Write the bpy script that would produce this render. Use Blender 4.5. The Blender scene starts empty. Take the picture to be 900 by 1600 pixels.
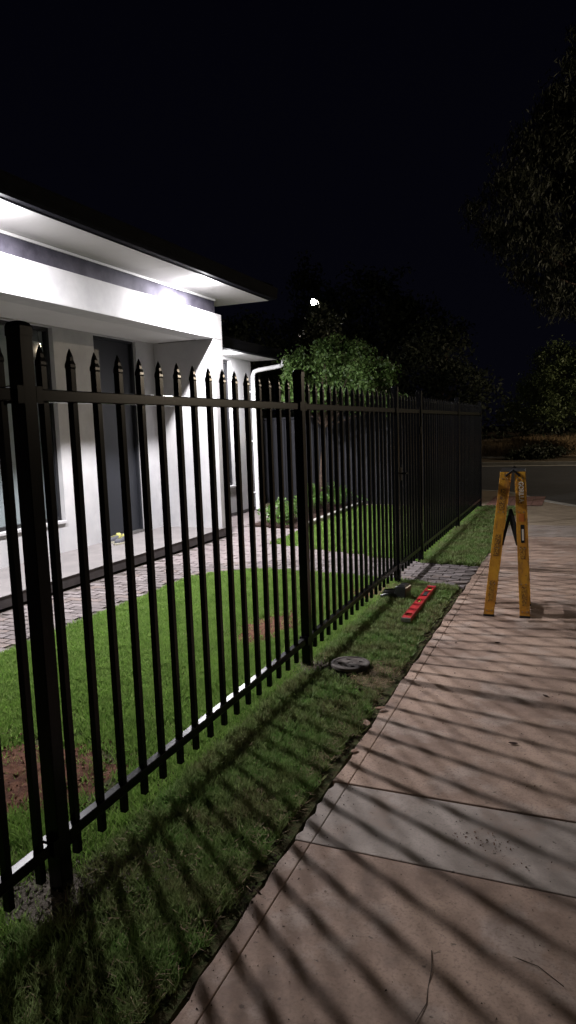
import bpy, math, random
import numpy as np
from mathutils import Vector, Matrix
random.seed(7); rng = np.random.default_rng(7)
S = bpy.context.scene
COL = S.collection
# ------------------------------------------------------------------ camera
CAM = (0.0, 0.0, 1.5729)
PITCH, ROLL, YAW, FPX = 0.1187, -0.0349, 0.3957, 1095.73
def cam_axes():
    cy, sy, cp, sp = math.cos(YAW), math.sin(YAW), math.cos(PITCH), math.sin(PITCH)
    F = Vector((-sy*cp, cy*cp, -sp)); R = Vector((cy, sy, 0)); U = R.cross(F)
    cr, sr = math.cos(ROLL), math.sin(ROLL)
    return F, R*cr + U*sr, -R*sr + U*cr
F_, R_, U_ = cam_axes()
cd = bpy.data.cameras.new('camera'); cam = bpy.data.objects.new('camera', cd); COL.objects.link(cam)
m = Matrix((R_, U_, -F_)).transposed().to_4x4(); m.translation = Vector(CAM); cam.matrix_world = m
cd.sensor_fit = 'VERTICAL'; cd.sensor_height = 24; cd.lens = 24*FPX/1600; cd.clip_end = 1000; cd.clip_start = .02
S.camera = cam
# ------------------------------------------------------------------ world (night sky)
W = bpy.data.worlds.new('World'); S.world = W; W.use_nodes = True
wn = W.node_tree.nodes; wl = W.node_tree.links
bg = wn['Background']; tc = wn.new('ShaderNodeTexCoord'); sx = wn.new('ShaderNodeSeparateXYZ'); rp = wn.new('ShaderNodeValToRGB')
wl.new(tc.outputs['Generated'], sx.inputs[0]); wl.new(sx.outputs['Z'], rp.inputs[0]); wl.new(rp.outputs[0], bg.inputs[0])
rp.color_ramp.elements[0].position = 0.0; rp.color_ramp.elements[0].color = (.0017, .0017, .0036, 1)
rp.color_ramp.elements[1].position = .62; rp.color_ramp.elements[1].color = (.0007, .0007, .0022, 1)
bg.inputs[1].default_value = 1.0
S.view_settings.view_transform = 'Standard'; S.view_settings.look = 'None'; S.view_settings.exposure = 0; S.view_settings.gamma = 1
try:
    S.cycles.use_denoising = True; S.cycles.max_bounces = 8; S.cycles.transparent_max_bounces = 12
    S.cycles.sample_clamp_indirect = 4
except Exception: pass
EAVE_W, WING_W, STREET_W, STREET2_W, FAR_W = 325, 190, 170, 4000, 10

# ------------------------------------------------------------------ materials
def nmat(name, color, rough=.7, spec=.5, metal=0, noise=None, bump=None, island=None, coat=0):
    """noise=(scale, strength, colour2, detail), bump=(scale, strength, distance), island=(colour2, amount)"""
    mt = bpy.data.materials.new(name); mt.use_nodes = True
    n = mt.node_tree.nodes; l = mt.node_tree.links; b = n['Principled BSDF']
    b.inputs['Roughness'].default_value = rough; b.inputs['Metallic'].default_value = metal
    b.inputs['Specular IOR Level'].default_value = spec
    if coat: b.inputs['Coat Weight'].default_value = coat; b.inputs['Coat Roughness'].default_value = .15
    b.inputs['Base Color'].default_value = (*color, 1)
    geo = n.new('ShaderNodeNewGeometry'); src = None
    if noise:
        t = n.new('ShaderNodeTexNoise'); t.inputs['Scale'].default_value = noise[0]; t.inputs['Detail'].default_value = noise[3] if len(noise) > 3 else 6
        t.inputs['Roughness'].default_value = .65
        l.new(geo.outputs['Position'], t.inputs['Vector'])
        r = n.new('ShaderNodeMapRange'); r.inputs['From Min'].default_value = .5-.5/noise[1]*.5; r.inputs['From Max'].default_value = .5+.5/noise[1]*.5
        l.new(t.outputs['Fac'], r.inputs['Value'])
        mx = n.new('ShaderNodeMix'); mx.data_type = 'RGBA'; mx.inputs[6].default_value = (*color, 1); mx.inputs[7].default_value = (*noise[2], 1)
        l.new(r.outputs[0], mx.inputs[0]); src = mx.outputs[2]
    if island:
        mx = n.new('ShaderNodeMix'); mx.data_type = 'RGBA'; mx.inputs[6].default_value = (*color, 1); mx.inputs[7].default_value = (*island[0], 1)
        mu = n.new('ShaderNodeMath'); mu.operation = 'MULTIPLY'; mu.inputs[1].default_value = island[1]
        l.new(geo.outputs['Random Per Island'], mu.inputs[0]); l.new(mu.outputs[0], mx.inputs[0])
        if src is not None: l.new(src, mx.inputs[6])
        src = mx.outputs[2]
    if src is not None: l.new(src, b.inputs['Base Color'])
    if bump:
        t = n.new('ShaderNodeTexNoise'); t.inputs['Scale'].default_value = bump[0]; t.inputs['Detail'].default_value = 8; t.inputs['Roughness'].default_value = .7
        l.new(geo.outputs['Position'], t.inputs['Vector'])
        bp = n.new('ShaderNodeBump'); bp.inputs['Strength'].default_value = bump[1]; bp.inputs['Distance'].default_value = bump[2]
        l.new(t.outputs['Fac'], bp.inputs['Height']); l.new(bp.outputs[0], b.inputs['Normal'])
    return mt
def second_noise(mt, scale, lo, hi, color, amount, stretch=(1, 1, 1)):
    """adds stains of another colour over whatever drives the base colour"""
    n = mt.node_tree.nodes; l = mt.node_tree.links; b = n['Principled BSDF']; ip = b.inputs['Base Color']
    geo = [x for x in n if x.type == 'NEW_GEOMETRY'][0]
    mp = n.new('ShaderNodeMapping'); mp.inputs['Scale'].default_value = stretch; l.new(geo.outputs['Position'], mp.inputs['Vector'])
    t = n.new('ShaderNodeTexNoise'); t.inputs['Scale'].default_value = scale; t.inputs['Detail'].default_value = 7; t.inputs['Roughness'].default_value = .6
    l.new(mp.outputs[0], t.inputs['Vector'])
    r = n.new('ShaderNodeMapRange'); r.inputs['From Min'].default_value = lo; r.inputs['From Max'].default_value = hi; r.inputs['To Max'].default_value = amount
    l.new(t.outputs['Fac'], r.inputs['Value'])
    mx = n.new('ShaderNodeMix'); mx.data_type = 'RGBA'; mx.inputs[7].default_value = (*color, 1); l.new(r.outputs[0], mx.inputs[0])
    if ip.links: l.new(ip.links[0].from_socket, mx.inputs[6])
    else: mx.inputs[6].default_value = ip.default_value
    l.new(mx.outputs[2], ip)
def emis(name, color, strength):
    mt = bpy.data.materials.new(name); mt.use_nodes = True; b = mt.node_tree.nodes['Principled BSDF']
    b.inputs['Base Color'].default_value = (*color, 1); b.inputs['Emission Color'].default_value = (*color, 1); b.inputs['Emission Strength'].default_value = strength
    return mt
M = {}
M['steel'] = nmat('black_powder_coat', (.0014, .0014, .0017), .24, .15, noise=(60, 1.2, (.0026, .0026, .0030)), bump=(900, .05, .0004))
M['render'] = nmat('white_render', (.46, .45, .45), .85, .2, noise=(1.3, 1.8, (.35, .345, .35), 9), bump=(170, .8, .003))
second_noise(M['render'], 2.2, .54, .66, (.31, .30, .285), .35, (1, 1, .25))
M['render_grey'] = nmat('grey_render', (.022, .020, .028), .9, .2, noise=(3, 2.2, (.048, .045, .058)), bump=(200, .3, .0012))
M['soffit'] = nmat('soffit_paint', (.52, .51, .50), .7, .3, noise=(1.0, 1.4, (.46, .45, .44)))
M['gutter'] = nmat('dark_gutter', (.004, .004, .006), .8, .02, noise=(12, 1, (.010, .010, .012)))
M['roof'] = nmat('dark_roof_sheet', (.003, .003, .004), .9, .02)
M['slab_top'] = nmat('slab_concrete', (.135, .125, .122), .8, .3, noise=(4, 1.8, (.17, .155, .15), 8), bump=(120, .2, .001))
M['slab_edge'] = nmat('slab_edge', (.09, .08, .08), .9, .2, noise=(9, 1.6, (.065, .055, .055)), bump=(90, .3, .002))
M['paver'] = nmat('clay_paver', (.155, .13, .127), .85, .25, noise=(5, 1.6, (.19, .165, .16)), bump=(160, .35, .0015), island=((.18, .145, .145), .55))
M['grout'] = nmat('joint_sand', (.10, .087, .08), .95, .1, noise=(40, 2, (.06, .05, .045)))
conc = dict(rough=.82, spec=.3)
M['conc_warm'] = nmat('footpath_concrete', (.36, .252, .190), noise=(1.7, 3.0, (.205, .138, .104), 12), bump=(150, .7, .003), **conc)
second_noise(M['conc_warm'], 3.3, .53, .62, (.37, .30, .255), .55); second_noise(M['conc_warm'], 90, .50, .66, (.16, .11, .085), .55); second_noise(M['conc_warm'], 34, .64, .69, (.06, .045, .035), .7)
second_noise(M['conc_warm'], 6.5, .56, .66, (.15, .105, .085), .5, (1, .6, 1))
M['conc_grey'] = nmat('new_concrete', (.345, .292, .255), noise=(2.6, 2.6, (.215, .178, .152), 12), bump=(150, .6, .0025), **conc)
second_noise(M['conc_grey'], 5, .53, .63, (.24, .18, .145), .7); second_noise(M['conc_grey'], 90, .5, .66, (.19, .165, .15), .5); second_noise(M['conc_grey'], 40, .63, .68, (.06, .05, .04), .8)
M['conc_tan'] = nmat('sandy_concrete', (.30, .24, .17), noise=(2.6, 1.6, (.21, .165, .115), 9), bump=(160, .5, .003), **conc)
M['conc_pale'] = nmat('kerb_concrete', (.36, .35, .32), noise=(4, 1.6, (.26, .25, .22), 8), bump=(120, .4, .002), **conc)
M['red_paver'] = nmat('red_paver', (.22, .115, .09), .85, .25, noise=(6, 1.8, (.17, .085, .07)), bump=(120, .3, .002))
M['asphalt'] = nmat('asphalt', (.055, .055, .058), .72, .4, noise=(1.2, 1.6, (.042, .042, .045), 10), bump=(140, .8, .006))
M['soil'] = nmat('red_soil', (.075, .032, .020), .95, .15, noise=(22, 2.2, (.16, .075, .045), 9), bump=(50, 1, .02))
M['mulch'] = nmat('dark_mulch', (.05, .028, .022), .95, .15, noise=(30, 2, (.02, .012, .010), 9), bump=(60, 1, .02))
M['lawn_base'] = nmat('lawn_thatch', (.045, .062, .020), .95, .1, noise=(30, 2, (.085, .07, .036), 9), bump=(90, 1, .01))
M['earth'] = nmat('dry_earth', (.12, .095, .065), .95, .15, noise=(.9, 2, (.07, .055, .038), 9), bump=(12, 1, .05))
def foliage(name, c, c2, rough=.55, trans=.25, isl=.9, nz=None, spec=.3):
    mt = nmat(name, c, rough, spec, island=(c2, isl), noise=nz)
    n = mt.node_tree.nodes; l = mt.node_tree.links; b = n['Principled BSDF']; out = n['Material Output']
    tr = n.new('ShaderNodeBsdfTranslucent'); ms = n.new('ShaderNodeMixShader'); ms.inputs[0].default_value = trans
    l.new(b.inputs['Base Color'].links[0].from_socket, tr.inputs[0])
    l.new(b.outputs[0], ms.inputs[1]); l.new(tr.outputs[0], ms.inputs[2]); l.new(ms.outputs[0], out.inputs[0])
    return mt
M['grass'] = foliage('grass_blade', (.140, .265, .042), (.26, .36, .10), .6, .42, nz=(5, 2.6, (.080, .170, .026), 9), spec=.2)
M['verge'] = foliage('verge_blade', (.098, .21, .040), (.24, .30, .12), .6, .38, nz=(3.4, 2.6, (.115, .100, .045), 9), spec=.2)
M['straw'] = foliage('dry_straw', (.26, .19, .10), (.14, .09, .05), .8, .15)
M['leaf_garden'] = foliage('garden_leaf', (.042, .085, .018), (.095, .145, .040), .5, .25)
M['leaf_shrub'] = foliage('shrub_leaf', (.06, .13, .025), (.12, .20, .05), .5, .3)
M['leaf_olive'] = foliage('olive_leaf', (.080, .115, .042), (.125, .155, .065), .55, .2)
M['leaf_grey'] = foliage('drooping_leaf', (.028, .032, .021), (.042, .047, .031), .55, .2)
M['leaf_dark'] = foliage('dark_leaf', (.012, .015, .010), (.045, .055, .030), .6, .2)
M['dryleaf'] = foliage('dead_leaf', (.20, .11, .07), (.26, .16, .11), .7, .15)
M['bark'] = nmat('bark', (.10, .07, .05), .9, .2, noise=(20, 2, (.05, .035, .03)), bump=(30, 1, .02))
M['yellow'] = nmat('yellow_fibreglass', (.66, .34, .03), .45, .4, noise=(7, 2.2, (.50, .22, .025), 9), bump=(120, .12, .001))
second_noise(M['yellow'], 22, .54, .64, (.20, .10, .04), .6, (1, 1, .3)); second_noise(M['yellow'], 4.1, .56, .64, (.50, .15, .03), .6); second_noise(M['yellow'], 90, .60, .66, (.10, .06, .03), .7, (1, 1, .5))
M['alu'] = nmat('aluminium', (.35, .34, .33), .4, .5, metal=.9, noise=(20, 1.5, (.2, .19, .18)))
M['blackplastic'] = nmat('black_plastic', (.012, .012, .013), .32, .5, bump=(400, .1, .0005))
M['rubber'] = nmat('black_rubber', (.015, .015, .015), .8, .2)
M['label_dark'] = nmat('sticker_brown', (.10, .045, .02), .6, .3, noise=(120, 3.0, (.56, .29, .035), 3))
M['print_white'] = nmat('white_print', (.72, .66, .55), .6, .3)
M['orange'] = nmat('orange_sticker', (.55, .11, .02), .5, .4, noise=(90, 2, (.42, .18, .03)))
M['red'] = nmat('red_paint', (.40, .016, .020), .42, .4, noise=(25, 2, (.26, .016, .018)), coat=.15)
M['vial'] = nmat('vial_green', (.45, .62, .12), .15, .6)
M['white'] = nmat('white_pvc', (.78, .78, .78), .4, .5)
M['window_frame'] = nmat('black_window_frame', (.012, .012, .014), .35, .5)
M['door'] = nmat('charcoal_door', (.017, .018, .022), .45, .3, noise=(3, 1.2, (.014, .015, .018)))
M['blind'] = nmat('pale_blind', (.36, .375, .39), .8, .2, noise=(2, 1.3, (.31, .33, .345)))
M['fence_sheet'] = nmat('charcoal_sheet_metal', (.022, .022, .026), .6, .2)
M['lid'] = nmat('weathered_cover', (.085, .072, .063), .85, .2, noise=(18, 2, (.06, .05, .045)), bump=(120, .5, .003))
M['stone'] = nmat('rubble', (.085, .07, .055), .95, .1, noise=(40, 2, (.13, .11, .09)), island=((.16, .14, .12), .5), bump=(60, 1, .01))
M['shoe_dark'] = nmat('shoe_mesh', (.07, .07, .08), .8, .2, bump=(400, .5, .001)); M['shoe_yellow'] = nmat('shoe_yellow', (.40, .38, .12), .6, .3)
M['shoe_sole'] = nmat('shoe_sole', (.36, .34, .26), .7, .3)
M['interior'] = nmat('dim_interior', (.05, .05, .055), .9, .1)
M['lamp_lens'] = emis('lamp_lens', (.93, .94, 1), 60)
M['street_lens'] = emis('street_lens', (1, .93, .78), 300)
M['trim'] = nmat('lamp_trim', (.8, .8, .8), .4, .5)
M['galv'] = nmat('galvanised_pole', (.03, .03, .03), .5, .4, metal=.6)
def glass():
    mt = bpy.data.materials.new('window_glass'); mt.use_nodes = True; n = mt.node_tree.nodes; l = mt.node_tree.links
    n.remove(n['Principled BSDF']); t = n.new('ShaderNodeBsdfTransparent'); t.inputs[0].default_value = (.87, .89, .89, 1)
    g = n.new('ShaderNodeBsdfGlossy'); g.inputs['Roughness'].default_value = .02; f = n.new('ShaderNodeFresnel'); ge = n.new('ShaderNodeNewGeometry'); mr = n.new('ShaderNodeMapRange'); mr.inputs['To Min'].default_value = 1.55; mr.inputs['To Max'].default_value = 1.0; l.new(ge.outputs['Backfacing'], mr.inputs['Value']); l.new(mr.outputs[0], f.inputs[0])
    ms = n.new('ShaderNodeMixShader'); l.new(f.outputs[0], ms.inputs[0]); l.new(t.outputs[0], ms.inputs[1]); l.new(g.outputs[0], ms.inputs[2])
    l.new(ms.outputs[0], n['Material Output'].inputs[0]); return mt
M['glass'] = glass()

# ------------------------------------------------------------------ helpers
class MB:
    def __init__(s): s.v = []; s.f = []
    def box(s, x0, x1, y0, y1, z0, z1):
        b = len(s.v); s.v += [(x0, y0, z0), (x1, y0, z0), (x1, y1, z0), (x0, y1, z0), (x0, y0, z1), (x1, y0, z1), (x1, y1, z1), (x0, y1, z1)]
        s.f += [tuple(b+i for i in q) for q in ((0, 3, 2, 1), (4, 5, 6, 7), (0, 1, 5, 4), (1, 2, 6, 5), (2, 3, 7, 6), (3, 0, 4, 7))]; return s
    def hexa(s, lo, hi):
        b = len(s.v); s.v += list(lo)+list(hi)
        s.f += [tuple(b+i for i in q) for q in ((0, 3, 2, 1), (4, 5, 6, 7), (0, 1, 5, 4), (1, 2, 6, 5), (2, 3, 7, 6), (3, 0, 4, 7))]; return s
    def prism(s, pts, z0, z1):
        """polygon in xy extruded between z0 and z1"""
        b = len(s.v); k = len(pts); s.v += [(p[0], p[1], z0) for p in pts]+[(p[0], p[1], z1) for p in pts]
        s.f += [tuple(b+i for i in range(k))[::-1], tuple(b+k+i for i in range(k))]
        s.f += [(b+i, b+(i+1) % k, b+k+(i+1) % k, b+k+i) for i in range(k)]; return s
    def extr_y(s, prof, y0, y1):
        """profile of (x,z) extruded along y"""
        b = len(s.v); k = len(prof); s.v += [(p[0], y0, p[1]) for p in prof]+[(p[0], y1, p[1]) for p in prof]
        s.f += [tuple(b+i for i in range(k)), tuple(b+k+i for i in range(k))[::-1]]
        s.f += [(b+(i+1) % k, b+i, b+k+i, b+k+(i+1) % k) for i in range(k)]; return s
    def rings(s, rings, cap=True):
        b = len(s.v); k = len(rings[0])
        for r in rings: s.v += [tuple(p) for p in r]
        for j in range(len(rings)-1):
            for i in range(k): s.f.append((b+j*k+i, b+j*k+(i+1) % k, b+(j+1)*k+(i+1) % k, b+(j+1)*k+i))
        if cap: s.f += [tuple(b+i for i in range(k))[::-1], tuple(b+(len(rings)-1)*k+i for i in range(k))]
        return s
    def lathe(s, cx, cy, prof, n=28):
        return s.rings([[(cx+r*math.cos(2*math.pi*i/n), cy+r*math.sin(2*math.pi*i/n), z) for i in range(n)] for r, z in prof])
    def tube(s, pts, rad, n=10):
        pts = [Vector(p) for p in pts]; rad = rad if isinstance(rad, (list, tuple)) else [rad]*len(pts); rr = []
        a = None
        for i, p in enumerate(pts):
            d = (pts[min(i+1, len(pts)-1)]-pts[max(i-1, 0)]).normalized()
            if a is None: a = d.orthogonal().normalized()
            a = (a-d*a.dot(d)).normalized(); c = d.cross(a)
            rr.append([p+(a*math.cos(2*math.pi*k/n)+c*math.sin(2*math.pi*k/n))*rad[i] for k in range(n)])
        return s.rings(rr)
    def mesh(s, name):
        me = bpy.data.meshes.new(name); me.from_pydata(s.v, [], s.f); me.update(); return me
    def build(s, name, mat, parent=None, smooth=False, bevel=0):
        me = s.mesh(name); return link(name, me, mat, parent, smooth, bevel)
def link(name, me, mat, parent=None, smooth=False, bevel=0):
    o = bpy.data.objects.new(name, me); COL.objects.link(o)
    if mat is not None and not me.materials: me.materials.append(mat)
    if parent is not None: o.parent = parent
    if smooth:
        me.polygons.foreach_set('use_smooth', [True]*len(me.polygons))
        try: me.set_sharp_from_angle(angle=math.radians(40))
        except Exception: pass
    if bevel:
        bv = o.modifiers.new('bevel', 'BEVEL'); bv.width = bevel; bv.segments = 2; bv.limit_method = 'ANGLE'
    return o
def tag(o, label=None, cat=None, group=None, kind=None):
    if label: o['label'] = label
    if cat: o['category'] = cat
    if group: o['group'] = group
    if kind: o['kind'] = kind
    return o
def thing(name, label, cat, loc=(0, 0, 0), group=None, rz=0):
    o = bpy.data.objects.new(name, None); COL.objects.link(o); o.location = loc; o.rotation_euler = (0, 0, rz); o.empty_display_size = .1
    return tag(o, label, cat, group)
def rel(o, parent):     # keep world position of a part built in world coordinates
    o.location = -Vector(parent.location); return o
def structure(o): o['kind'] = 'structure'; return o
def fast_mesh(name, verts, nper):
    """verts (N*nper,3): N separate polygons of nper corners"""
    verts = np.ascontiguousarray(verts, dtype=np.float32); N = len(verts)//nper
    me = bpy.data.meshes.new(name); me.vertices.add(len(verts)); me.vertices.foreach_set('co', verts.ravel())
    me.loops.add(len(verts)); me.loops.foreach_set('vertex_index', np.arange(len(verts), dtype=np.int32))
    me.polygons.add(N); me.polygons.foreach_set('loop_start', np.arange(0, len(verts), nper, dtype=np.int32))
    me.update(calc_edges=True); return me
def vnoise(x, y, sc, seed=0):
    """cheap smooth value noise, numpy"""
    x = np.asarray(x)*sc+seed*17.3; y = np.asarray(y)*sc+seed*5.7
    xi = np.floor(x); yi = np.floor(y); fx = x-xi; fy = y-yi; fx = fx*fx*(3-2*fx); fy = fy*fy*(3-2*fy)
    def h(a, b): v = np.sin(a*127.1+b*311.7+seed*74.7)*43758.5453; return v-np.floor(v)
    return (h(xi, yi)*(1-fx)+h(xi+1, yi)*fx)*(1-fy)+(h(xi, yi+1)*(1-fx)+h(xi+1, yi+1)*fx)*fy
def fbm(x, y, sc, seed=0): return (vnoise(x, y, sc, seed)+.5*vnoise(x, y, sc*2.1, seed+1)+.25*vnoise(x, y, sc*4.3, seed+2))/1.75

def spot(name, loc, power, size, blend, color, radius, target, parent=None):
    ld = bpy.data.lights.new(name, 'SPOT'); ld.energy = power; ld.spot_size = math.radians(size); ld.spot_blend = blend; ld.color = color; ld.shadow_soft_size = radius
    o = bpy.data.objects.new(name, ld); COL.objects.link(o); o.location = loc
    o.rotation_euler = (Vector(target)-Vector(loc)).to_track_quat('-Z', 'Y').to_euler()
    if parent: o.parent = parent
    return o

# ------------------------------------------------------------------ the ground
g = MB(); n = 24
g.v = [(-160, -60, -.17), (160, -60, -.17), (160, 260, -.17), (-160, 260, -.17)]; g.f = [(0, 1, 2, 3)]
structure(g.build('ground', M['earth']))
# road with the rounded street corner
kerb_line = [(-30, 16.75), (-8, 16.75), (-3, 16.75), (-2.1, 16.7), (-1.65, 16.5), (-1.30, 16.1), (-1.05, 15.5), (-.80, 14.95), (-.42, 14.3), (.05, 13.62), (.7, 12.9), (1.5, 12.1), (2.3, 11.0), (2.8, 9.6), (3.0, 8), (3.05, 4), (3.05, -12)]
rd = MB(); rd.prism(kerb_line+[(9.5, -12), (9.5, 12), (30, 14.0), (30, 27.3), (-30, 27.3)], -.165, -.105)
structure(rd.build('road', M['asphalt']))
def offset_line(line, d):
    out = []
    for i, p in enumerate(line):
        a = Vector(line[max(i-1, 0)]); b = Vector(line[min(i+1, len(line)-1)]); t = (b-a).normalized(); out.append((p[0]+t.y*d, p[1]-t.x*d))
    return out
def ribbon(mb, A, B, z0, z1):
    for i in range(len(A)-1):
        mb.hexa([(*A[i], z0), (*B[i], z0), (*B[i+1], z0), (*A[i+1], z0)], [(*A[i], z1), (*B[i], z1), (*B[i+1], z1), (*A[i+1], z1)])
inner = offset_line(kerb_line, .16)
kb = MB(); ribbon(kb, kerb_line, inner, -.16, .004); ribbon(kb, offset_line(kerb_line, -.28), kerb_line, -.16, -.093)
structure(kb.build('kerb', M['conc_pale']))
kb = MB(); kb.box(-40, 30, 26.9, 27.3, -.16, -.092); kb.box(-40, 30, 27.3, 27.46, -.16, .03)
structure(kb.build('far_kerb', M['conc_pale']))
fv = MB(); fv.box(-40, 30, 27.46, 31.2, -.16, .0); structure(fv.build('far_verge', M['earth']))
kb = MB(); kb.box(-40, -1.9, 31.2, 31.32, -.16, .06); structure(kb.build('edging', M['conc_pale']))
# rough bank beyond
bx = np.linspace(-40, 30, 281); by = np.linspace(31.3, 60, 60); X, Y = np.meshgrid(bx, by)
Z = .02+np.clip((Y-31.3)/3.2, 0, 1)**.8*.62+(fbm(X, Y, .8, 3)-.5)*.35*np.clip((Y-31.3)/1.5, 0, 1)
b = MB(); b.v = list(zip(X.ravel().tolist(), Y.ravel().tolist(), Z.ravel().tolist())); nx = len(bx)
b.f = [(j*nx+i, j*nx+i+1, (j+1)*nx+i+1, (j+1)*nx+i) for j in range(len(by)-1) for i in range(nx-1)]
M['bank'] = nmat('dry_bank', (.24, .19, .13), .95, .15, noise=(.9, 2, (.13, .10, .07), 9), bump=(12, 1, .05))
structure(b.build('bank', M['bank'], smooth=True))
# footpath slabs (pieces), tops at z = 0
fp = structure(MB().box(-1.02, 3.0, -6, 12.0, -.12, -.045).build('footpath', M['grout']))
ys = [-3.5, -1.9, -.3, 1.30, 2.33, 2.80, 4.45, 6.08, 7.70, 9.95]
for i in range(len(ys)-1):
    for (xa, xb) in ((-1.0, -.928), (-.9255, .62), (.628, 2.3)):
        xe = lambda y, xa=xa: xa
        mt = M['conc_grey'] if abs(ys[i]-2.33) < .01 else M['conc_warm']
        sl = MB(); a, c = ys[i]+.004, ys[i+1]-.004
        # ragged left edge
        pts = [(xa+(.006*math.sin(k*1.7+i) if xa < -.99 else 0)+(.012*random.random() if xa < -.99 else 0), a+(c-a)*k/14) for k in range(15)]
        pts = pts+[(xb, c), (xb, a)]
        sl.prism(pts[::-1], -.06, .0+(.002 if i % 2 else 0)); o = sl.build('slab', mt, fp, bevel=.004)
sl = MB(); sl.prism([(-1.0, 9.96), (2.75, 9.96), (2.2, 11.05), (-1.0, 11.05)], -.06, .001); sl.build('slab', M['conc_grey'], fp)
# sandy kerb ramp apron up to the kerb, with red tactile pavers
ap = [( -1.0, 11.06), (2.18, 11.06), (1.44, 11.95)]
ins = offset_line(kerb_line, .165)
ap += [p for p in ins[::-1] if -30 < p[0] < 1.3 and p[1] < 16.9 and p[1] > 11.9]
ap += [(-30, 16.58), (-30, 13.3), (-1.0, 13.3)]
a_ = MB(); a_.prism(ap, -.14, .0); structure(a_.build('street_corner_paving', M['conc_tan']))
tp = structure(MB().box(-1.62, -.62, 13.55, 15.3, .0005, .0035).build('tactile_strip', M['grout']))
tm = MB().box(-.096, .096, -.096, .096, 0, .014).mesh('red_paver'); tm.materials.append(M['red_paver'])
for i in range(5):
    for j in range(8):
        o = link('red_paver', tm, None, tp); o.location = (-1.52+.2*i, 13.68+.2*j, -.006)
# soil under the garden, the lawn and the verge
def sheet(name, poly, z, mat, kind=True, base=-.15):
    o = MB().prism(poly, base, z).build(name, mat)
    return structure(o)
sheet('verge_soil', [(-1.66, -4), (-1.01, -4), (-1.01, 6.70), (-1.66, 6.86)], -.012, M['lawn_base'])
sheet('far_verge_soil', [(-1.66, 7.80), (-.99, 7.72), (-1.01, 13.28), (-1.66, 13.28)], -.012, M['lawn_base'])
sheet('lawn_soil', [(-3.93, -4), (-1.662, -4), (-1.662, 6.86), (-3.05, 7.12), (-3.55, 7.02), (-3.85, 6.7), (-3.93, 6.2)], -.012, M['lawn_base'])
sheet('back_lawn_soil', [(-3.93, 8.75), (-3.2, 8.42), (-1.662, 7.86), (-1.662, 13.28), (-3.93, 13.28)], -.012, M['lawn_base'])
sheet('garden_bed', [(-4.95, 10.25), (-4.06, 10.1), (-4.06, 13.45), (-4.95, 13.45)], .03, M['mulch'])
sheet('path_sand', [(-4.86, -2), (-3.934, -2), (-3.934, 6.2), (-3.856, 6.702), (-3.552, 7.024), (-3.05, 7.124), (-1.0, 6.70), (-.995, 7.80), (-1.66, 7.83), (-3.2, 8.41), (-3.934, 8.74), (-3.934, 10.05), (-4.97, 10.24), (-4.97, 13.3), (-5.89, 13.3), (-5.89, 9.45), (-4.86, 9.45)], -.010, M['grout'])
ke = thing('garden_edging', 'pale concrete edging between the dark garden bed and the back lawn', 'edging', (-4.0, 11.9, 0))
for k in range(4):
    y0 = 10.15+k*.82; o = MB().box(-4.05, -3.95, y0, y0+.812, -.1, .075).build('edging_block', M['conc_pale'], ke, bevel=.008); rel(o, ke)
# clay pavers
def inpoly(x, y, P):
    c = False; j = len(P)-1
    for i in range(len(P)):
        if (P[i][1] > y) != (P[j][1] > y) and x < (P[j][0]-P[i][0])*(y-P[i][1])/(P[j][1]-P[i][1])+P[i][0]: c = not c
        j = i
    return c
PP = [(-4.86, 2.6), (-3.90, 2.6), (-3.90, 6.2), (-3.82, 6.65), (-3.52, 6.99), (-3.05, 7.09), (-1.0, 6.68), (-.98, 7.82), (-1.66, 7.86), (-3.2, 8.45), (-3.92, 8.78), (-3.92, 10.05), (-4.97, 10.22), (-4.97, 13.25), (-5.89, 13.25), (-5.89, 9.47), (-4.86, 9.47)]
pth = thing('paved_path', None, None, (0, 0, 0)); structure(pth)
cells = []
for r in range(110):
    y = 2.65+r*.1
    for c in range(-2, 26):
        x = -6.0+c*.2+(.1 if r % 2 else 0)
        if inpoly(x, y, PP) and (inpoly(x-.07, y, PP) and inpoly(x+.07, y, PP)): cells.append((x, y))
cells = [c for c in cells if c[1] > -c[0]*.55+.2]
cells.sort(key=lambda c: math.hypot(c[0], c[1]))
pm = []
for k in range(5):
    h = .004*random.random(); mb = MB(); w, d = .097, .0475
    mb.hexa([(-w, -d, -.04), (w, -d, -.04), (w, d, -.04), (-w, d, -.04)], [(-w+.003, -d+.003, h), (w-.003, -d+.003, h-.001), (w-.003, d-.003, h), (-w+.003, d-.003, h+.001)])
    me = mb.mesh('paver'); me.materials.append(nmat('clay_paver_%d' % k, *[((.165, .14, .137), .85, .25), ((.11, .093, .09), .85, .25), ((.14, .118, .112), .85, .25), ((.20, .173, .17), .85, .25), ((.165, .128, .112), .85, .25)][k], noise=(14, 1.8, (.10, .085, .083)), bump=(160, .35, .0015))); pm.append(me)
for x, y in cells[:300]:
    o = link('paver', random.choice(pm), None, pth); o.location = (x, y, 0); o.rotation_euler = (0, 0, random.uniform(-.008, .008)+(math.pi if random.random() < .5 else 0))
mb = MB()
for x, y in cells[300:]:
    h = .004*random.random(); mb.hexa([(x-.097, y-.0475, -.04), (x+.097, y-.0475, -.04), (x+.097, y+.0475, -.04), (x-.097, y+.0475, -.04)], [(x-.094, y-.0445, h), (x+.094, y-.0445, h), (x+.094, y+.0445, h), (x-.094, y+.0445, h)])
tag(mb.build('far_pavers', M['paver'], pth), kind='stuff')

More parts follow.
